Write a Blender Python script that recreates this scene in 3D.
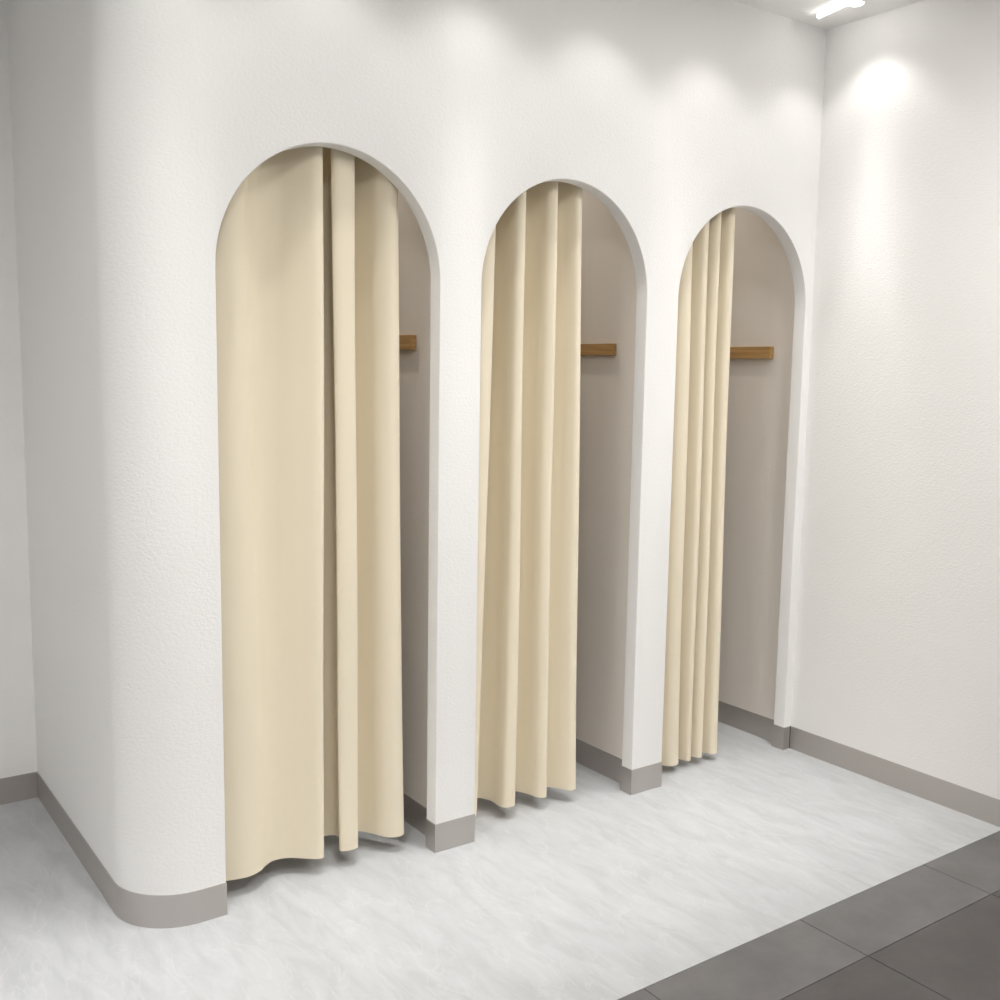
import bpy, bmesh, math
from mathutils import Vector, Matrix

for o in list(bpy.data.objects):
    bpy.data.objects.remove(o, do_unlink=True)
SC = bpy.context.scene
COL = SC.collection

# ------------------------------------------------------------ camera
CY, CZ = -2.72088, 1.54158
YAW, PITCH, ROLL, FPX = -0.6186, 0.12391, 0.01595, 1052.035
cam = bpy.data.cameras.new('camera')
cam.sensor_width = 36.0
cam.lens = FPX * 36.0 / 1000.0
cam.clip_start = 0.02
camo = bpy.data.objects.new('camera', cam)
COL.objects.link(camo)
fwd = Vector((math.sin(-YAW) * math.cos(PITCH), math.cos(YAW) * math.cos(PITCH), -math.sin(PITCH)))
rgt = Vector((math.cos(YAW), math.sin(YAW), 0))
upv = rgt.cross(fwd)
r2 = rgt * math.cos(ROLL) + upv * math.sin(ROLL)
u2 = -rgt * math.sin(ROLL) + upv * math.cos(ROLL)
camo.matrix_world = Matrix(((r2.x, u2.x, -fwd.x, 0.0), (r2.y, u2.y, -fwd.y, CY),
                            (r2.z, u2.z, -fwd.z, CZ), (0, 0, 0, 1)))
SC.camera = camo

# ------------------------------------------------------------ light and exposure
SC.view_settings.view_transform = 'Standard'
SC.view_settings.look = 'None'
SC.view_settings.gamma = 1.0
SC.view_settings.use_curve_mapping = False
SC.view_settings.exposure = 0.0
world = bpy.data.worlds.new('world')
SC.world = world
world.use_nodes = True
world.node_tree.nodes['Background'].inputs[0].default_value = (1.0, 0.985, 0.96, 1)
world.node_tree.nodes['Background'].inputs[1].default_value = 0.45

SPOT_W = 0.385        # wall washers in a row along the arches
SPOT_Y = -0.25
BEAM_EXP, CORE = 2.3, 9.5
FILL_PANEL_W = 26.0       # unseen fill panels added over the shop floor
CUBICLE_FILL_W = 21.0  # fill lights added inside the cubicles
WARM = (1.0, 0.982, 0.955)


def light(name, kind, loc, energy, color=WARM, **kw):
    l = bpy.data.lights.new(name, kind)
    l.energy = energy
    l.color = color
    for k, v in kw.items():
        setattr(l, k, v)
    o = bpy.data.objects.new(name, l)
    o.location = loc
    COL.objects.link(o)
    return o


def beam_text():
    """photometric profile of the downlights: a strong core and a wide soft skirt ending at 52 degrees"""
    if 'downlight_profile' in bpy.data.texts:
        return bpy.data.texts['downlight_profile']
    ang = [0, 2, 4, 6, 8, 10, 13, 16, 20, 25, 30, 35, 40, 44, 47, 49, 51, 53, 56, 60, 90]
    val = []
    for a in ang:
        v = (math.sin(math.radians(45)) / math.sin(math.radians(max(a, CORE)))) ** BEAM_EXP
        v *= 1 - 0.38 * math.exp(-((a - 24) / 9.0) ** 2)
        if a > 38:
            u = min(1.0, (a - 38) / 16.0)
            v *= (1 - u * u * (3 - 2 * u))
        val.append('%.3f' % (100 * v))
    t = bpy.data.texts.new('downlight_profile')
    t.write('IESNA:LM-63-1995\nTILT=NONE\n1 1000 1 %d 1 1 2 0.04 0 0\n1 1 10\n' % len(ang)
            + ' '.join(str(a) for a in ang) + '\n0\n' + ' '.join(val) + '\n')
    return t


def beam(o):
    l = o.data
    l.use_nodes = True
    nt = l.node_tree
    em = nt.nodes['Emission']
    n = nt.nodes.new('ShaderNodeTexIES')
    n.mode = 'INTERNAL'; n.ies = beam_text()
    n.inputs['Strength'].default_value = 1.0
    nt.links.new(n.outputs[0], em.inputs['Strength'])


# ------------------------------------------------------------ dimensions
X0, W, PITCHX = 1.01299, 0.69104, 0.84305     # first arch, width, spacing
HA, RA = 2.15, 0.35534                        # apex height, rise
T = 0.0534                                    # thickness at the arch
XR, HC, HB = 3.43172, 2.84523, 0.09514
RC = 0.18                                     # rounded wall end
YB = 1.15                                     # back of the cubicles
YF = -4.6
XL = -2.6
LS = [X0 + i * PITCHX for i in range(3)]
RS = [l + W for l in LS]
OFF = 0.0417                                  # cubicle side set back from the arch jamb


# ------------------------------------------------------------ materials
def mat(name):
    m = bpy.data.materials.new(name)
    m.use_nodes = True
    return m, m.node_tree.nodes, m.node_tree.links, m.node_tree.nodes['Principled BSDF']


def plaster(name, col, bump=0.35, scale=1.0):
    m, N, L, B = mat(name)
    B.inputs['Roughness'].default_value = 0.85
    B.inputs['Specular IOR Level'].default_value = 0.2
    tc = N.new('ShaderNodeTexCoord')
    mp = N.new('ShaderNodeMapping'); mp.inputs['Scale'].default_value = (scale, scale, scale * 1.35)
    L.new(tc.outputs['Object'], mp.inputs['Vector'])
    n1 = N.new('ShaderNodeTexNoise'); n1.inputs['Scale'].default_value = 95; n1.inputs['Detail'].default_value = 5
    n1.inputs['Roughness'].default_value = 0.6
    n2 = N.new('ShaderNodeTexNoise'); n2.inputs['Scale'].default_value = 1.7; n2.inputs['Detail'].default_value = 3
    L.new(mp.outputs[0], n1.inputs['Vector']); L.new(mp.outputs[0], n2.inputs['Vector'])
    bp = N.new('ShaderNodeBump'); bp.inputs['Strength'].default_value = bump; bp.inputs['Distance'].default_value = 0.004
    L.new(n1.outputs[0], bp.inputs['Height']); L.new(bp.outputs[0], B.inputs['Normal'])
    mx = N.new('ShaderNodeMix'); mx.data_type = 'RGBA'
    mx.inputs['A'].default_value = (col[0] * .97, col[1] * .965, col[2] * .96, 1)
    mx.inputs['B'].default_value = (*col, 1)
    L.new(n2.outputs[0], mx.inputs['Factor']); L.new(mx.outputs['Result'], B.inputs['Base Color'])
    return m


M_WALL = plaster('white_plaster', (0.86, 0.854, 0.842), 0.32)
M_CEIL = plaster('ceiling_paint', (0.92, 0.915, 0.90), 0.05)
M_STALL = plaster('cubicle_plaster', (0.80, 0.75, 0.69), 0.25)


def fabric():
    m, N, L, B = mat('cream_curtain_fabric')
    tc = N.new('ShaderNodeTexCoord')
    n = N.new('ShaderNodeTexNoise'); n.inputs['Scale'].default_value = 500; n.inputs['Detail'].default_value = 2
    L.new(tc.outputs['Object'], n.inputs['Vector'])
    bp = N.new('ShaderNodeBump'); bp.inputs['Strength'].default_value = 0.08; bp.inputs['Distance'].default_value = 0.001
    L.new(n.outputs[0], bp.inputs['Height']); L.new(bp.outputs[0], B.inputs['Normal'])
    B.inputs['Base Color'].default_value = (0.885, 0.80, 0.63, 1)
    B.inputs['Roughness'].default_value = 0.8
    B.inputs['Specular IOR Level'].default_value = 0.15
    B.inputs['Sheen Weight'].default_value = 0.15
    tr = N.new('ShaderNodeBsdfTranslucent'); tr.inputs['Color'].default_value = (0.8, 0.68, 0.48, 1)
    mx = N.new('ShaderNodeMixShader'); mx.inputs[0].default_value = 0.10
    out = N['Material Output']
    L.new(B.outputs[0], mx.inputs[1]); L.new(tr.outputs[0], mx.inputs[2]); L.new(mx.outputs[0], out.inputs['Surface'])
    return m


M_FAB = fabric()


def marble():
    m, N, L, B = mat('pale_marble_floor')
    tc = N.new('ShaderNodeTexCoord')
    mp = N.new('ShaderNodeMapping'); mp.inputs['Rotation'].default_value = (0, 0, math.radians(-10))
    mp.inputs['Scale'].default_value = (5.0, 1.5, 1.0)
    L.new(tc.outputs['Object'], mp.inputs['Vector'])
    n1 = N.new('ShaderNodeTexNoise'); n1.inputs['Scale'].default_value = 3.2; n1.inputs['Detail'].default_value = 9
    n1.inputs['Roughness'].default_value = 0.62; n1.inputs['Distortion'].default_value = 0.7
    L.new(mp.outputs[0], n1.inputs['Vector'])
    r1 = N.new('ShaderNodeValToRGB')
    e = r1.color_ramp.elements
    e[0].position = 0.34; e[0].color = (0.395, 0.402, 0.412, 1)
    e[1].position = 0.70; e[1].color = (0.475, 0.483, 0.495, 1)
    a = e.new(0.52); a.color = (0.44, 0.448, 0.46, 1)
    L.new(n1.outputs[0], r1.inputs[0])
    n2 = N.new('ShaderNodeTexNoise'); n2.inputs['Scale'].default_value = 2.1; n2.inputs['Detail'].default_value = 6
    n2.inputs['Distortion'].default_value = 1.1
    L.new(mp.outputs[0], n2.inputs['Vector'])
    r2_ = N.new('ShaderNodeValToRGB')
    e = r2_.color_ramp.elements
    e[0].position = 0.485; e[0].color = (0, 0, 0, 1)
    e[1].position = 0.515; e[1].color = (0, 0, 0, 1)
    a = e.new(0.5); a.color = (1, 1, 1, 1)
    L.new(n2.outputs[0], r2_.inputs[0])
    mu = N.new('ShaderNodeMath'); mu.operation = 'MULTIPLY'; mu.inputs[1].default_value = 0.30
    L.new(r2_.outputs[0], mu.inputs[0])
    mx = N.new('ShaderNodeMix'); mx.data_type = 'RGBA'
    mx.inputs['B'].default_value = (0.55, 0.56, 0.57, 1)
    L.new(mu.outputs[0], mx.inputs['Factor']); L.new(r1.outputs[0], mx.inputs['A'])
    L.new(mx.outputs['Result'], B.inputs['Base Color'])
    B.inputs['Roughness'].default_value = 0.5
    B.inputs['Specular IOR Level'].default_value = 0.3
    return m


M_FLOOR = marble()


def darkstone(name, c0, c1):
    m, N, L, B = mat(name)
    tc = N.new('ShaderNodeTexCoord')
    n1 = N.new('ShaderNodeTexNoise'); n1.inputs['Scale'].default_value = 5; n1.inputs['Detail'].default_value = 8
    n1.inputs['Roughness'].default_value = 0.65
    L.new(tc.outputs['Object'], n1.inputs['Vector'])
    r = N.new('ShaderNodeValToRGB')
    r.color_ramp.elements[0].position = 0.3; r.color_ramp.elements[0].color = (*c0, 1)
    r.color_ramp.elements[1].position = 0.75; r.color_ramp.elements[1].color = (*c1, 1)
    L.new(n1.outputs[0], r.inputs[0]); L.new(r.outputs[0], B.inputs['Base Color'])
    B.inputs['Roughness'].default_value = 0.42
    B.inputs['Specular IOR Level'].default_value = 0.4
    return m


M_DARK = darkstone('grey_stone_tile', (0.105, 0.102, 0.102), (0.165, 0.160, 0.158))
M_DARK_SHADE = darkstone('grey_stone_tile_shaded', (0.06, 0.055, 0.053), (0.095, 0.088, 0.085))  # darker copy of the grey tile, its shade put into the colour
M_GROUT, _n, _l, _b = mat('dark_grout')
_b.inputs['Base Color'].default_value = (0.10, 0.095, 0.09, 1); _b.inputs['Roughness'].default_value = 0.9


def steel():
    m, N, L, B = mat('brushed_steel')
    tc = N.new('ShaderNodeTexCoord')
    mp = N.new('ShaderNodeMapping'); mp.inputs['Scale'].default_value = (3, 3, 260)
    L.new(tc.outputs['Object'], mp.inputs['Vector'])
    n = N.new('ShaderNodeTexNoise'); n.inputs['Scale'].default_value = 3; n.inputs['Detail'].default_value = 4
    L.new(mp.outputs[0], n.inputs['Vector'])
    r = N.new('ShaderNodeMapRange'); r.inputs['To Min'].default_value = 0.34; r.inputs['To Max'].default_value = 0.52
    L.new(n.outputs[0], r.inputs['Value']); L.new(r.outputs[0], B.inputs['Roughness'])
    B.inputs['Metallic'].default_value = 0.9
    B.inputs['Base Color'].default_value = (0.54, 0.51, 0.485, 1)
    return m


M_STEEL = steel()


def wood():
    m, N, L, B = mat('oak_wood')
    tc = N.new('ShaderNodeTexCoord')
    mp = N.new('ShaderNodeMapping'); mp.inputs['Scale'].default_value = (30, 3, 60)
    L.new(tc.outputs['Object'], mp.inputs['Vector'])
    n = N.new('ShaderNodeTexNoise'); n.inputs['Scale'].default_value = 2; n.inputs['Detail'].default_value = 6
    n.inputs['Distortion'].default_value = 0.6
    L.new(mp.outputs[0], n.inputs['Vector'])
    r = N.new('ShaderNodeValToRGB')
    r.color_ramp.elements[0].position = 0.3; r.color_ramp.elements[0].color = (0.34, 0.19, 0.065, 1)
    r.color_ramp.elements[1].position = 0.75; r.color_ramp.elements[1].color = (0.56, 0.34, 0.13, 1)
    L.new(n.outputs[0], r.inputs[0]); L.new(r.outputs[0], B.inputs['Base Color'])
    B.inputs['Roughness'].default_value = 0.5
    return m


M_WOOD = wood()
M_WHITE, _n, _l, _b = mat('white_enamel')
_b.inputs['Base Color'].default_value = (0.85, 0.85, 0.84, 1); _b.inputs['Roughness'].default_value = 0.4


def glow(name, strength):
    m, N, L, B = mat(name)
    B.inputs['Base Color'].default_value = (0.9, 0.9, 0.9, 1)
    B.inputs['Emission Color'].default_value = (1, 0.98, 0.95, 1)
    B.inputs['Emission Strength'].default_value = strength
    return m


M_GLOW = glow('glowing_diffuser', 9.0)
M_LENS = glow('lit_lens', 8.0)


# ------------------------------------------------------------ helpers
def obj(name, bm, m, parent=None, smooth=None, recalc=True, **props):
    me = bpy.data.meshes.new(name)
    if recalc:
        bmesh.ops.recalc_face_normals(bm, faces=bm.faces)
    bm.to_mesh(me); bm.free()
    me.materials.append(m)
    if smooth is not None:
        for p in me.polygons:
            p.use_smooth = True
        me.set_sharp_from_angle(angle=math.radians(smooth))
    o = bpy.data.objects.new(name, me)
    COL.objects.link(o)
    if parent:
        o.parent = parent
    for k, v in props.items():
        o[k] = v
    return o


def struct(name, bm, m, **kw):
    return obj(name, bm, m, kind='structure', **kw)


def box(bm, a, b, bev=0.0):
    g = bmesh.ops.create_cube(bm, size=1.0)
    vs = g['verts']
    for v in vs:
        v.co = Vector([(a[i] + b[i]) / 2 + v.co[i] * (b[i] - a[i]) for i in range(3)])
    if bev:
        es = {e for v in vs for e in v.link_edges}
        bmesh.ops.bevel(bm, geom=list(es), offset=bev, segments=2, affect='EDGES', profile=0.5)
    return bm


def bx(a, b, bev=0.0):
    return box(bmesh.new(), a, b, bev)


def prism(plan, z0, z1):
    bm = bmesh.new()
    lo = [bm.verts.new((x, y, z0)) for x, y in plan]
    hi = [bm.verts.new((x, y, z1)) for x, y in plan]
    n = len(plan)
    bm.faces.new(lo); bm.faces.new(hi)
    for i in range(n):
        bm.faces.new((lo[i], lo[(i + 1) % n], hi[(i + 1) % n], hi[i]))
    return bm


def ribbon(path, th, z0, z1):
    """skirting strip following a plan path, thickness th to the right of travel"""
    n = len(path)
    offs = []
    for i in range(n):
        p = Vector(path[i])
        ds = []
        if i > 0: ds.append((p - Vector(path[i - 1])).normalized())
        if i < n - 1: ds.append((Vector(path[i + 1]) - p).normalized())
        ns = [Vector((d.y, -d.x)) for d in ds]
        if len(ns) == 1:
            off = ns[0] * th
        else:
            s = (ns[0] + ns[1]).normalized()
            off = s * (th / max(0.3, s.dot(ns[0])))
        offs.append(p + off)
    inner = [(a[0], a[1]) for a in path]
    bm = prism(inner + [(o.x, o.y) for o in reversed(offs)], z0, z1)
    return bm


def lathe(bm, prof, c, seg=32):
    rings = []
    for r, z in prof:
        rings.append([bm.verts.new((c[0] + r * math.cos(2 * math.pi * k / seg),
                                    c[1] + r * math.sin(2 * math.pi * k / seg), c[2] + z)) for k in range(seg)])
    for a, b in zip(rings[:-1], rings[1:]):
        for k in range(seg):
            bm.faces.new((a[k], a[(k + 1) % seg], b[(k + 1) % seg], b[k]))
    bm.faces.new(rings[0]); bm.faces.new(rings[-1])
    return bm


# ------------------------------------------------------------ the shell
YE = -0.92221          # edge between the pale marble and the grey tile
bm = bx((XL - .1, YE, -0.06), (XR + .1, YB + .1, 0.0))
struct('floor', bm, M_FLOOR)

# grey stone tiles beyond: border row 0.6 wide tiles, then tiles with a shadow painted into their colour
bm = bmesh.new()
box(bm, (XL - .1, YF, -0.06), (XR + .1, YE, -0.0025))
struct('floor_grout', bm, M_GROUT)
gj = 0.0013
bm = bmesh.new()
x = 1.747 - 0.603 * 8
while x < XR:
    a, b = max(x, XL), min(x + 0.603, XR)
    if b > a:
        box(bm, (a + gj, -1.150 + gj, -0.02), (b - gj, YE - 0.001, 0.0), 0.0012)
    x += 0.603
struct('floor_border_tiles', bm, M_DARK)
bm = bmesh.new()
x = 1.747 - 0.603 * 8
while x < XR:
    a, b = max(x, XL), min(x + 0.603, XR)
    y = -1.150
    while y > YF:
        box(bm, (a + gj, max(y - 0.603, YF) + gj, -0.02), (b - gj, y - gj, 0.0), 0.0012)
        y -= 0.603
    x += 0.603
struct('floor_shaded_tiles', bm, M_DARK_SHADE)

bm = bx((XL - .1, YF, HC), (XR + .1, YB + .1, HC + 0.1))
struct('ceiling', bm, M_CEIL)
struct('wall_right', bx((XR, YF, 0), (XR + .1, T * 0.5, HC)), M_WALL)
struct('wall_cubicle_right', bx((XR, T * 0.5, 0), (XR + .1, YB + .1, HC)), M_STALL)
struct('wall_left', bx((XL - .1, YF, 0), (XL, YB + .1, HC)), M_WALL)
struct('wall_back', bx((XL, YB, 0), (XR, YB + .1, HC)), M_WALL)

# ---- wall with the three arches and the rounded end: one shell
bm = bmesh.new()
XS = X0 - 0.078          # where the straight face starts
NARC = 24
# rounded face
arc = []
for k in range(NARC + 1):
    a = math.pi / 2 * k / NARC
    arc.append((XS - RC * math.sin(a), RC - RC * math.cos(a)))
arc_lo = [bm.verts.new((x, y, 0)) for x, y in arc]
arc_hi = [bm.verts.new((x, y, HC)) for x, y in arc]
for i in range(NARC):
    bm.faces.new((arc_lo[i], arc_hi[i], arc_hi[i + 1], arc_lo[i + 1]))
ret_lo = bm.verts.new((XS - RC, YB, 0)); ret_hi = bm.verts.new((XS - RC, YB, HC))
bm.faces.new((arc_lo[-1], arc_hi[-1], ret_hi, ret_lo))
# inner side of that end (left side of the first cubicle)
XI = X0 - 0.035
in_b_lo = bm.verts.new((XI, YB, 0)); in_b_hi = bm.verts.new((XI, YB, HC))
in_f_lo = bm.verts.new((XI, T, 0)); in_f_hi = bm.verts.new((XI, T, HC))
bm.faces.new((in_b_lo, in_b_hi, in_f_hi, in_f_lo))
# arch outlines, from the left foot over the top to the right foot
SEG = 96
zs = HA - RA


def outline(i, e):
    c = (LS[i] + RS[i]) / 2
    pts = [(LS[i] - e, 0.0)]
    for k in range(SEG + 1):
        a = math.pi - math.pi * k / SEG
        pts.append((c + (W / 2 + e) * math.cos(a), zs + (RA + e) * math.sin(a)))
    pts.append((RS[i] + e, 0.0))
    return pts


E4 = 0.005
front = [arc_lo[0], arc_hi[0], bm.verts.new((XR, 0, HC)), bm.verts.new((XR, 0, 0))]
loops = []
for i in range(3):
    lv = []
    for e, y in ((E4, 0.0), (E4 * 0.3, E4 * 0.3), (0.0, E4), (0.0, T)):
        lv.append([bm.verts.new((x, y, z)) for x, z in outline(i, e)])
    loops.append(lv)
    for A, B_ in zip(lv[:-1], lv[1:]):
        for k in range(len(A) - 1):
            bm.faces.new((A[k], A[k + 1], B_[k + 1], B_[k]))
# front face as quads and bands: straight strips between openings and fans above each arch
top = {}


def tv(x):
    k = round(x, 5)
    if k not in top:
        top[k] = bm.verts.new((x, 0, HC))
    return top[k]


top[round(XS, 5)] = arc_hi[0]; top[round(XR, 5)] = front[2]
for i in range(3):
    F = loops[i][0]
    n = len(F)
    # left pier of this opening
    if i == 0:
        bm.faces.new((arc_lo[0], arc_hi[0], tv(F[0].co.x), F[1], F[0]))
    else:
        G = loops[i - 1][0]
        bm.faces.new((G[-1], G[-2], tv(G[-1].co.x), tv(F[0].co.x), F[1], F[0]))
    for k in range(1, n - 2):
        bm.faces.new((F[k], tv(F[k].co.x), tv(F[k + 1].co.x), F[k + 1]))
G = loops[2][0]
bm.faces.new((G[-1], G[-2], tv(G[-1].co.x), front[2], front[3]))
# rear of the wall, simple bands
topb = {}


def tb(x):
    k = round(x, 5)
    if k not in topb:
        topb[k] = bm.verts.new((x, T, HC))
    return topb[k]


topb[round(XI, 5)] = in_f_hi
rb_lo = bm.verts.new((XR, T, 0)); topb[round(XR, 5)] = bm.verts.new((XR, T, HC))
for i in range(3):
    F = loops[i][3]
    n = len(F)
    if i == 0:
        bm.faces.new((in_f_lo, F[0], F[1], tb(F[0].co.x), in_f_hi))
    else:
        G = loops[i - 1][3]
        bm.faces.new((G[-1], F[0], F[1], tb(F[0].co.x), tb(G[-1].co.x), G[-2]))
    for k in range(1, n - 2):
        bm.faces.new((F[k], F[k + 1], tb(F[k + 1].co.x), tb(F[k].co.x)))
G = loops[2][3]
bm.faces.new((G[-1], rb_lo, topb[round(XR, 5)], tb(G[-1].co.x), G[-2]))
struct('wall_front', bm, M_WALL, smooth=35)

# cubicle partitions
for i in (0, 1):
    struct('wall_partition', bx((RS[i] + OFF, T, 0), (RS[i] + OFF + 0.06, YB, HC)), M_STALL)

# steel skirting
TH = 0.0025
path = [(XS - RC, YB)] + list(reversed(arc)) + [(X0, 0)]
struct('baseboard_left', ribbon(path, TH, 0, HB), M_STEEL, smooth=35)
for i in (0, 1):
    R, Ln = RS[i], LS[i + 1]
    path = [(R + OFF, YB), (R + OFF, T), (R, T), (R, 0), (Ln - 0.004, 0), (Ln - 0.004, T)]
    struct('baseboard_pier', ribbon(path, TH, 0, HB), M_STEEL)
R = RS[2]
struct('baseboard_jamb', ribbon([(XR, YB), (XR, T), (R, T), (R, 0), (XR - 0.008, 0)], TH, 0, HB), M_STEEL)
struct('trim_1', bx((XR - 0.008, -0.0015, 0), (XR, 0, HB)), M_GROUT)
struct('baseboard_right', ribbon([(XR, -TH * 2), (XR, YF)], TH, 0, HB), M_STEEL)
struct('baseboard_back', ribbon([(XL, YB), (XS - RC - TH, YB)], TH, 0, HB), M_STEEL)
for i in range(3):
    a = XI if i == 0 else RS[i - 1] + OFF + 0.06
    struct('baseboard_cubicle', ribbon([(a + TH, YB), (RS[i] + OFF - TH, YB)], TH, 0, HB), M_STEEL)

# ------------------------------------------------------------ curtains
ZH = 0.054            # hem height


def catmull(P, n):
    out = []
    m = len(P)
    for i in range(m - 1):
        p0 = P[max(i - 1, 0)]; p1 = P[i]; p2 = P[i + 1]; p3 = P[min(i + 2, m - 1)]
        for k in range(n):
            t = k / n
            out.append(tuple(0.5 * ((2 * p1[j]) + (-p0[j] + p2[j]) * t + (2 * p0[j] - 5 * p1[j] + 4 * p2[j] - p3[j]) * t * t
                                    + (-p0[j] + 3 * p1[j] - 3 * p2[j] + p3[j]) * t ** 3) for j in range(2)))
    out.append(P[-1])
    return out


def drape(bottom, topx, amp, z0, z1, rows, off=0.0, ztot=2.24, dx=0.0):
    """bottom: plan points at the hem; topx: list of (x_bottom, x_top) pairs; amp: fold depth left at the top"""
    P = catmull(bottom, 7)

    def shift(x):
        if x <= topx[0][0]: return topx[0][1] - topx[0][0]
        for (a, b), (c, d) in zip(topx[:-1], topx[1:]):
            if x <= c:
                t = (x - a) / (c - a)
                return (b - a) * (1 - t) + (d - c) * t
        return topx[-1][1] - topx[-1][0]
    YFR = 0.064
    bm = bmesh.new()
    grid = []
    for r in range(rows + 1):
        z = z0 + (z1 - z0) * r / rows
        t = (z - ZH) / (ztot - ZH)
        row = []
        for x, y in P:
            s = shift(x)
            tt = t ** 0.8
            xx = x + s * tt + 0.0015 * math.sin(z * 3.1 + x * 21)
            d = y - YFR
            k = 1 + (amp - 1) * t ** 1.4
            yy = YFR + 0.002 + d * k + 0.0012 * math.sin(z * 4.3 + x * 13)
            row.append(bm.verts.new((xx + dx, yy - off, z)))
        grid.append(row)
    for a, b in zip(grid[:-1], grid[1:]):
        for k in range(len(a) - 1):
            bm.faces.new((a[k], a[k + 1], b[k + 1], b[k]))
    return bm


def thick(bm, t):
    bm.normal_update()
    bmesh.ops.solidify(bm, geom=bm.faces[:], thickness=t)
    return bm


def curtain(bottom, topx, amp, label, dx, zh):
    global ZH
    ZH = zh          # height of the hem above the floor
    o = obj('curtain', thick(drape(bottom, topx, amp, ZH + 0.045, 2.24, 60, dx=dx), 0.0016), M_FAB, smooth=65,
            label=label, category='curtain', group='cream curtains in the arches')
    h = obj('hem', thick(drape(bottom, topx, amp, ZH, ZH + 0.0455, 3, off=0.0002, dx=dx), 0.0022), M_FAB, o, smooth=65)
    return o


c1 = [(0.99, .13), (1.005, .10), (1.045, .082), (1.095, .072), (1.135, .085), (1.163, .110), (1.193, .128), (1.235, .122),
      (1.275, .092), (1.308, .066), (1.330, .066), (1.339, .09), (1.345, .14), (1.362, .185), (1.397, .197), (1.430, .182),
      (1.425, .14), (1.402, .10), (1.393, .078), (1.405, .066), (1.428, .062), (1.449, .067), (1.456, .09), (1.462, .13),
      (1.482, .172), (1.507, .165), (1.532, .125), (1.552, .085), (1.580, .064), (1.607, .065), (1.622, .080), (1.620, .10)]
c1 = [(x + 0.010 * min(1, (x - 0.98) / 0.2), y) for x, y in c1]
curtain(c1, [(0.99, 0.99), (1.1, 1.085), (1.163, 1.14), (1.348, 1.358), (1.403, 1.385), (1.466, 1.458), (1.632, 1.597)], 1.2,
        'wide cream curtain almost filling the large nearest arch', 0.005, 0.054)
c2 = [(1.835, .14), (1.842, .10), (1.86, .072), (1.885, .064), (1.903, .075), (1.908, .12), (1.926, .17), (1.96, .197),
      (1.995, .187), (2.015, .145), (2.013, .10), (2.02, .074), (2.042, .064), (2.063, .070), (2.070, .10), (2.083, .150),
      (2.11, .176), (2.137, .162), (2.155, .122), (2.165, .082), (2.183, .066), (2.198, .070), (2.206, .09), (2.22, .138),
      (2.247, .142), (2.276, .110), (2.30, .068), (2.32, .063), (2.335, .072), (2.336, .10)]
curtain(c2, [(1.835, 1.865), (1.905, 1.955), (2.068, 2.066), (2.204, 2.197), (2.336, 2.297)], 1.1,
        'cream curtain drawn to the left in the middle arch', 0.010, 0.047)
c3 = [(2.69, .13), (2.70, .09), (2.715, .072), (2.735, .08), (2.755, .105), (2.775, .10), (2.79, .075), (2.812, .063), (2.838, .065), (2.855, .080),
      (2.860, .12), (2.876, .138), (2.885, .10), (2.895, .068), (2.910, .066), (2.922, .078), (2.926, .118), (2.940, .130),
      (2.950, .085), (2.960, .068), (2.974, .066), (2.984, .08), (2.988, .122), (3.003, .140), (3.016, .105), (3.028, .07),
      (3.047, .064), (3.064, .072), (3.070, .10)]
curtain(c3, [(2.69, 2.695), (2.857, 2.826), (2.923, 2.910), (2.984, 2.967), (3.071, 3.041)], 1.1,
        'narrow cream curtain bunched in the farthest arch next to the corner', 0.011, 0.031)

# rods the curtains hang from, above the arches
for i in range(3):
    a = XI if i == 0 else RS[i - 1] + OFF + 0.06
    b = RS[i] + OFF
    bm = lathe(bmesh.new(), [(0.010, 0.0), (0.010, b - a)], (0, 0, 0), 20)
    bmesh.ops.transform(bm, matrix=Matrix.Translation((a, 0.105, 2.25)) @ Matrix.Rotation(math.pi / 2, 4, 'Y'), verts=bm.verts)
    obj('curtain_rod', bm, M_WHITE, smooth=40, category='curtain rod', group='rods behind the arches',
        label='white rod holding the curtain behind the %s arch' % ('nearest', 'middle', 'farthest')[i])

# ------------------------------------------------------------ oak rails on the cubicle sides
for i, (y0, zt, zb) in enumerate([(0.205, 1.645, 1.598), (0.198, 1.640, 1.597), (0.182, 1.650, 1.601)]):
    xw = RS[i] + OFF
    bm = bx((xw - 0.022, y0, zb), (xw, y0 + 0.62, zt), 0.0015)
    obj('wall_rail', bm, M_WOOD, category='wall rail', group='oak rails in the cubicles',
        label=('short oak rail end showing beside the curtain in the nearest arch',
               'oak rail on the side wall inside the middle arch',
               'oak rail on the side wall inside the farthest arch')[i])

# ------------------------------------------------------------ ceiling lamps
# bar light near the corner
A, B2 = Vector((3.253, -0.098, HC)), Vector((3.175, -0.42, HC))
d = (B2 - A); ln = d.length
ang = math.atan2(d.y, d.x)
root = bpy.data.objects.new('ceiling_bar_light', None); COL.objects.link(root)
root.location = A; root.rotation_euler = (0, 0, ang)
root['label'] = 'glowing white bar light on the ceiling near the far corner'
root['category'] = 'ceiling light'
obj('housing', bx((0, -0.009, -0.004), (ln, 0.009, 0.0), 0.001), M_WHITE, root)
bm = bmesh.new()
lathe(bm, [(0.004, 0.0), (0.0085, 0.006), (0.0085, ln - 0.006), (0.004, ln)], (0, 0, 0), 20)
bmesh.ops.transform(bm, matrix=Matrix.Translation((0, 0, -0.0115)) @ Matrix.Rotation(math.pi / 2, 4, 'Y'), verts=bm.verts)
obj('tube', bm, M_GLOW, root, smooth=50)

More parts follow.
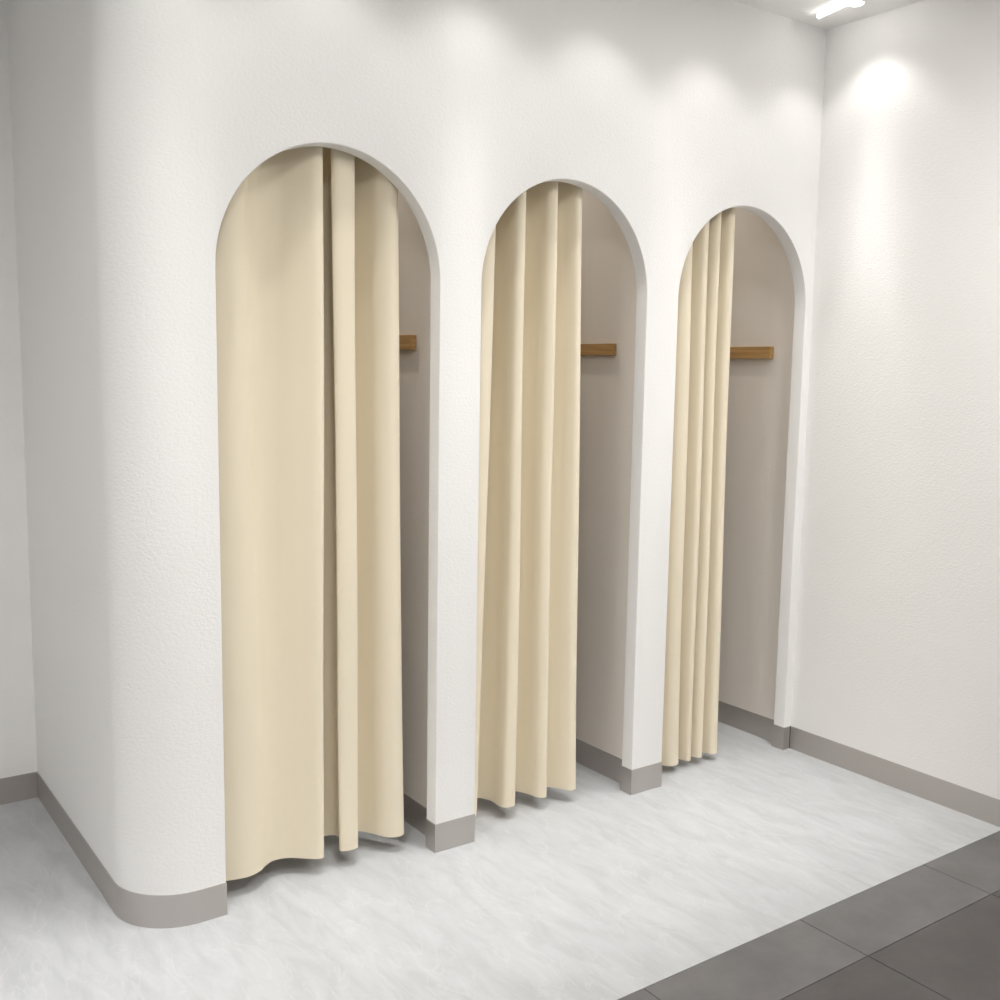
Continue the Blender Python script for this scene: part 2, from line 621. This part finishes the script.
# wall washers: recessed downlights in a row before the arches
SX = [3.27, 2.79, 2.29, 1.80, 1.31, 0.82, 0.33, -0.16]
for k, sx in enumerate(SX):
    r = bpy.data.objects.new('ceiling_downlight', None); COL.objects.link(r)
    r.location = (sx, SPOT_Y, HC)
    r['label'] = 'small recessed ceiling downlight, %s from the right wall in the row before the arches' % (
        'first', 'second', 'third', 'fourth', 'fifth', 'sixth', 'seventh', 'eighth')[k]
    r['category'] = 'downlight'; r['group'] = 'downlights in a row before the arches'
    obj('trim_ring', lathe(bmesh.new(), [(0.030, 0.0), (0.034, -0.002), (0.030, -0.004), (0.024, -0.002)], (0, 0, 0)), M_WHITE, r, smooth=40)
    obj('lens', lathe(bmesh.new(), [(0.023, -0.0045), (0.023, -0.0055)], (0, 0, 0)), M_LENS, r)
    s = light('downlight_beam', 'SPOT', (sx, SPOT_Y, HC - 0.02), SPOT_W, spot_size=math.radians(124), spot_blend=0.1,
              shadow_soft_size=0.014)
    beam(s)
# one unseen fill light added in each cubicle to brighten it
for k in range(3):
    cx = (LS[k] + RS[k]) / 2
    r = bpy.data.objects.new('cubicle_fill_light', None); COL.objects.link(r)
    r.location = (cx, 0.62, HC)
    r['label'] = 'small added fill light on the ceiling inside the %s cubicle' % ('nearest', 'middle', 'farthest')[k]
    r['category'] = 'downlight'; r['group'] = 'added fill lights inside the cubicles'
    obj('trim_ring', lathe(bmesh.new(), [(0.030, 0.0), (0.034, -0.002), (0.030, -0.004), (0.024, -0.002)], (0, 0, 0)), M_WHITE, r, smooth=40)
    obj('lens', lathe(bmesh.new(), [(0.023, -0.0045), (0.023, -0.0055)], (0, 0, 0)), M_LENS, r)
    light('cubicle_fill_lamp', 'SPOT', (cx, 0.55, HC - 0.02), CUBICLE_FILL_W, color=(1.0, 0.92, 0.82), shadow_soft_size=0.03,
          spot_size=math.radians(100), spot_blend=0.9)
# unseen panels added over the shop floor as general fill light
for k, (px, py, pw) in enumerate([(0.5, -2.0, 0.8), (2.6, -1.8, 1.15), (-1.4, -1.3, 0.8)]):
    r = bpy.data.objects.new('ceiling_fill_panel', None); COL.objects.link(r)
    r.location = (px, py, HC)
    r['label'] = 'added square fill panel on the ceiling, the one nearer the %s' % ('rounded wall end', 'right wall', 'left wall')[k]
    r['category'] = 'ceiling light'; r['group'] = 'added fill panels over the shop floor'
    obj('fill_panel_frame', bx((-0.31, -0.31, -0.012), (0.31, 0.31, 0.0), 0.002), M_WHITE, r)
    obj('fill_panel_diffuser', bx((-0.29, -0.29, -0.014), (0.29, 0.29, -0.011)), M_GLOW, r)
    light('fill_panel_lamp', 'AREA', (px, py, HC - 0.02), FILL_PANEL_W * pw, shape='SQUARE', size=0.56)
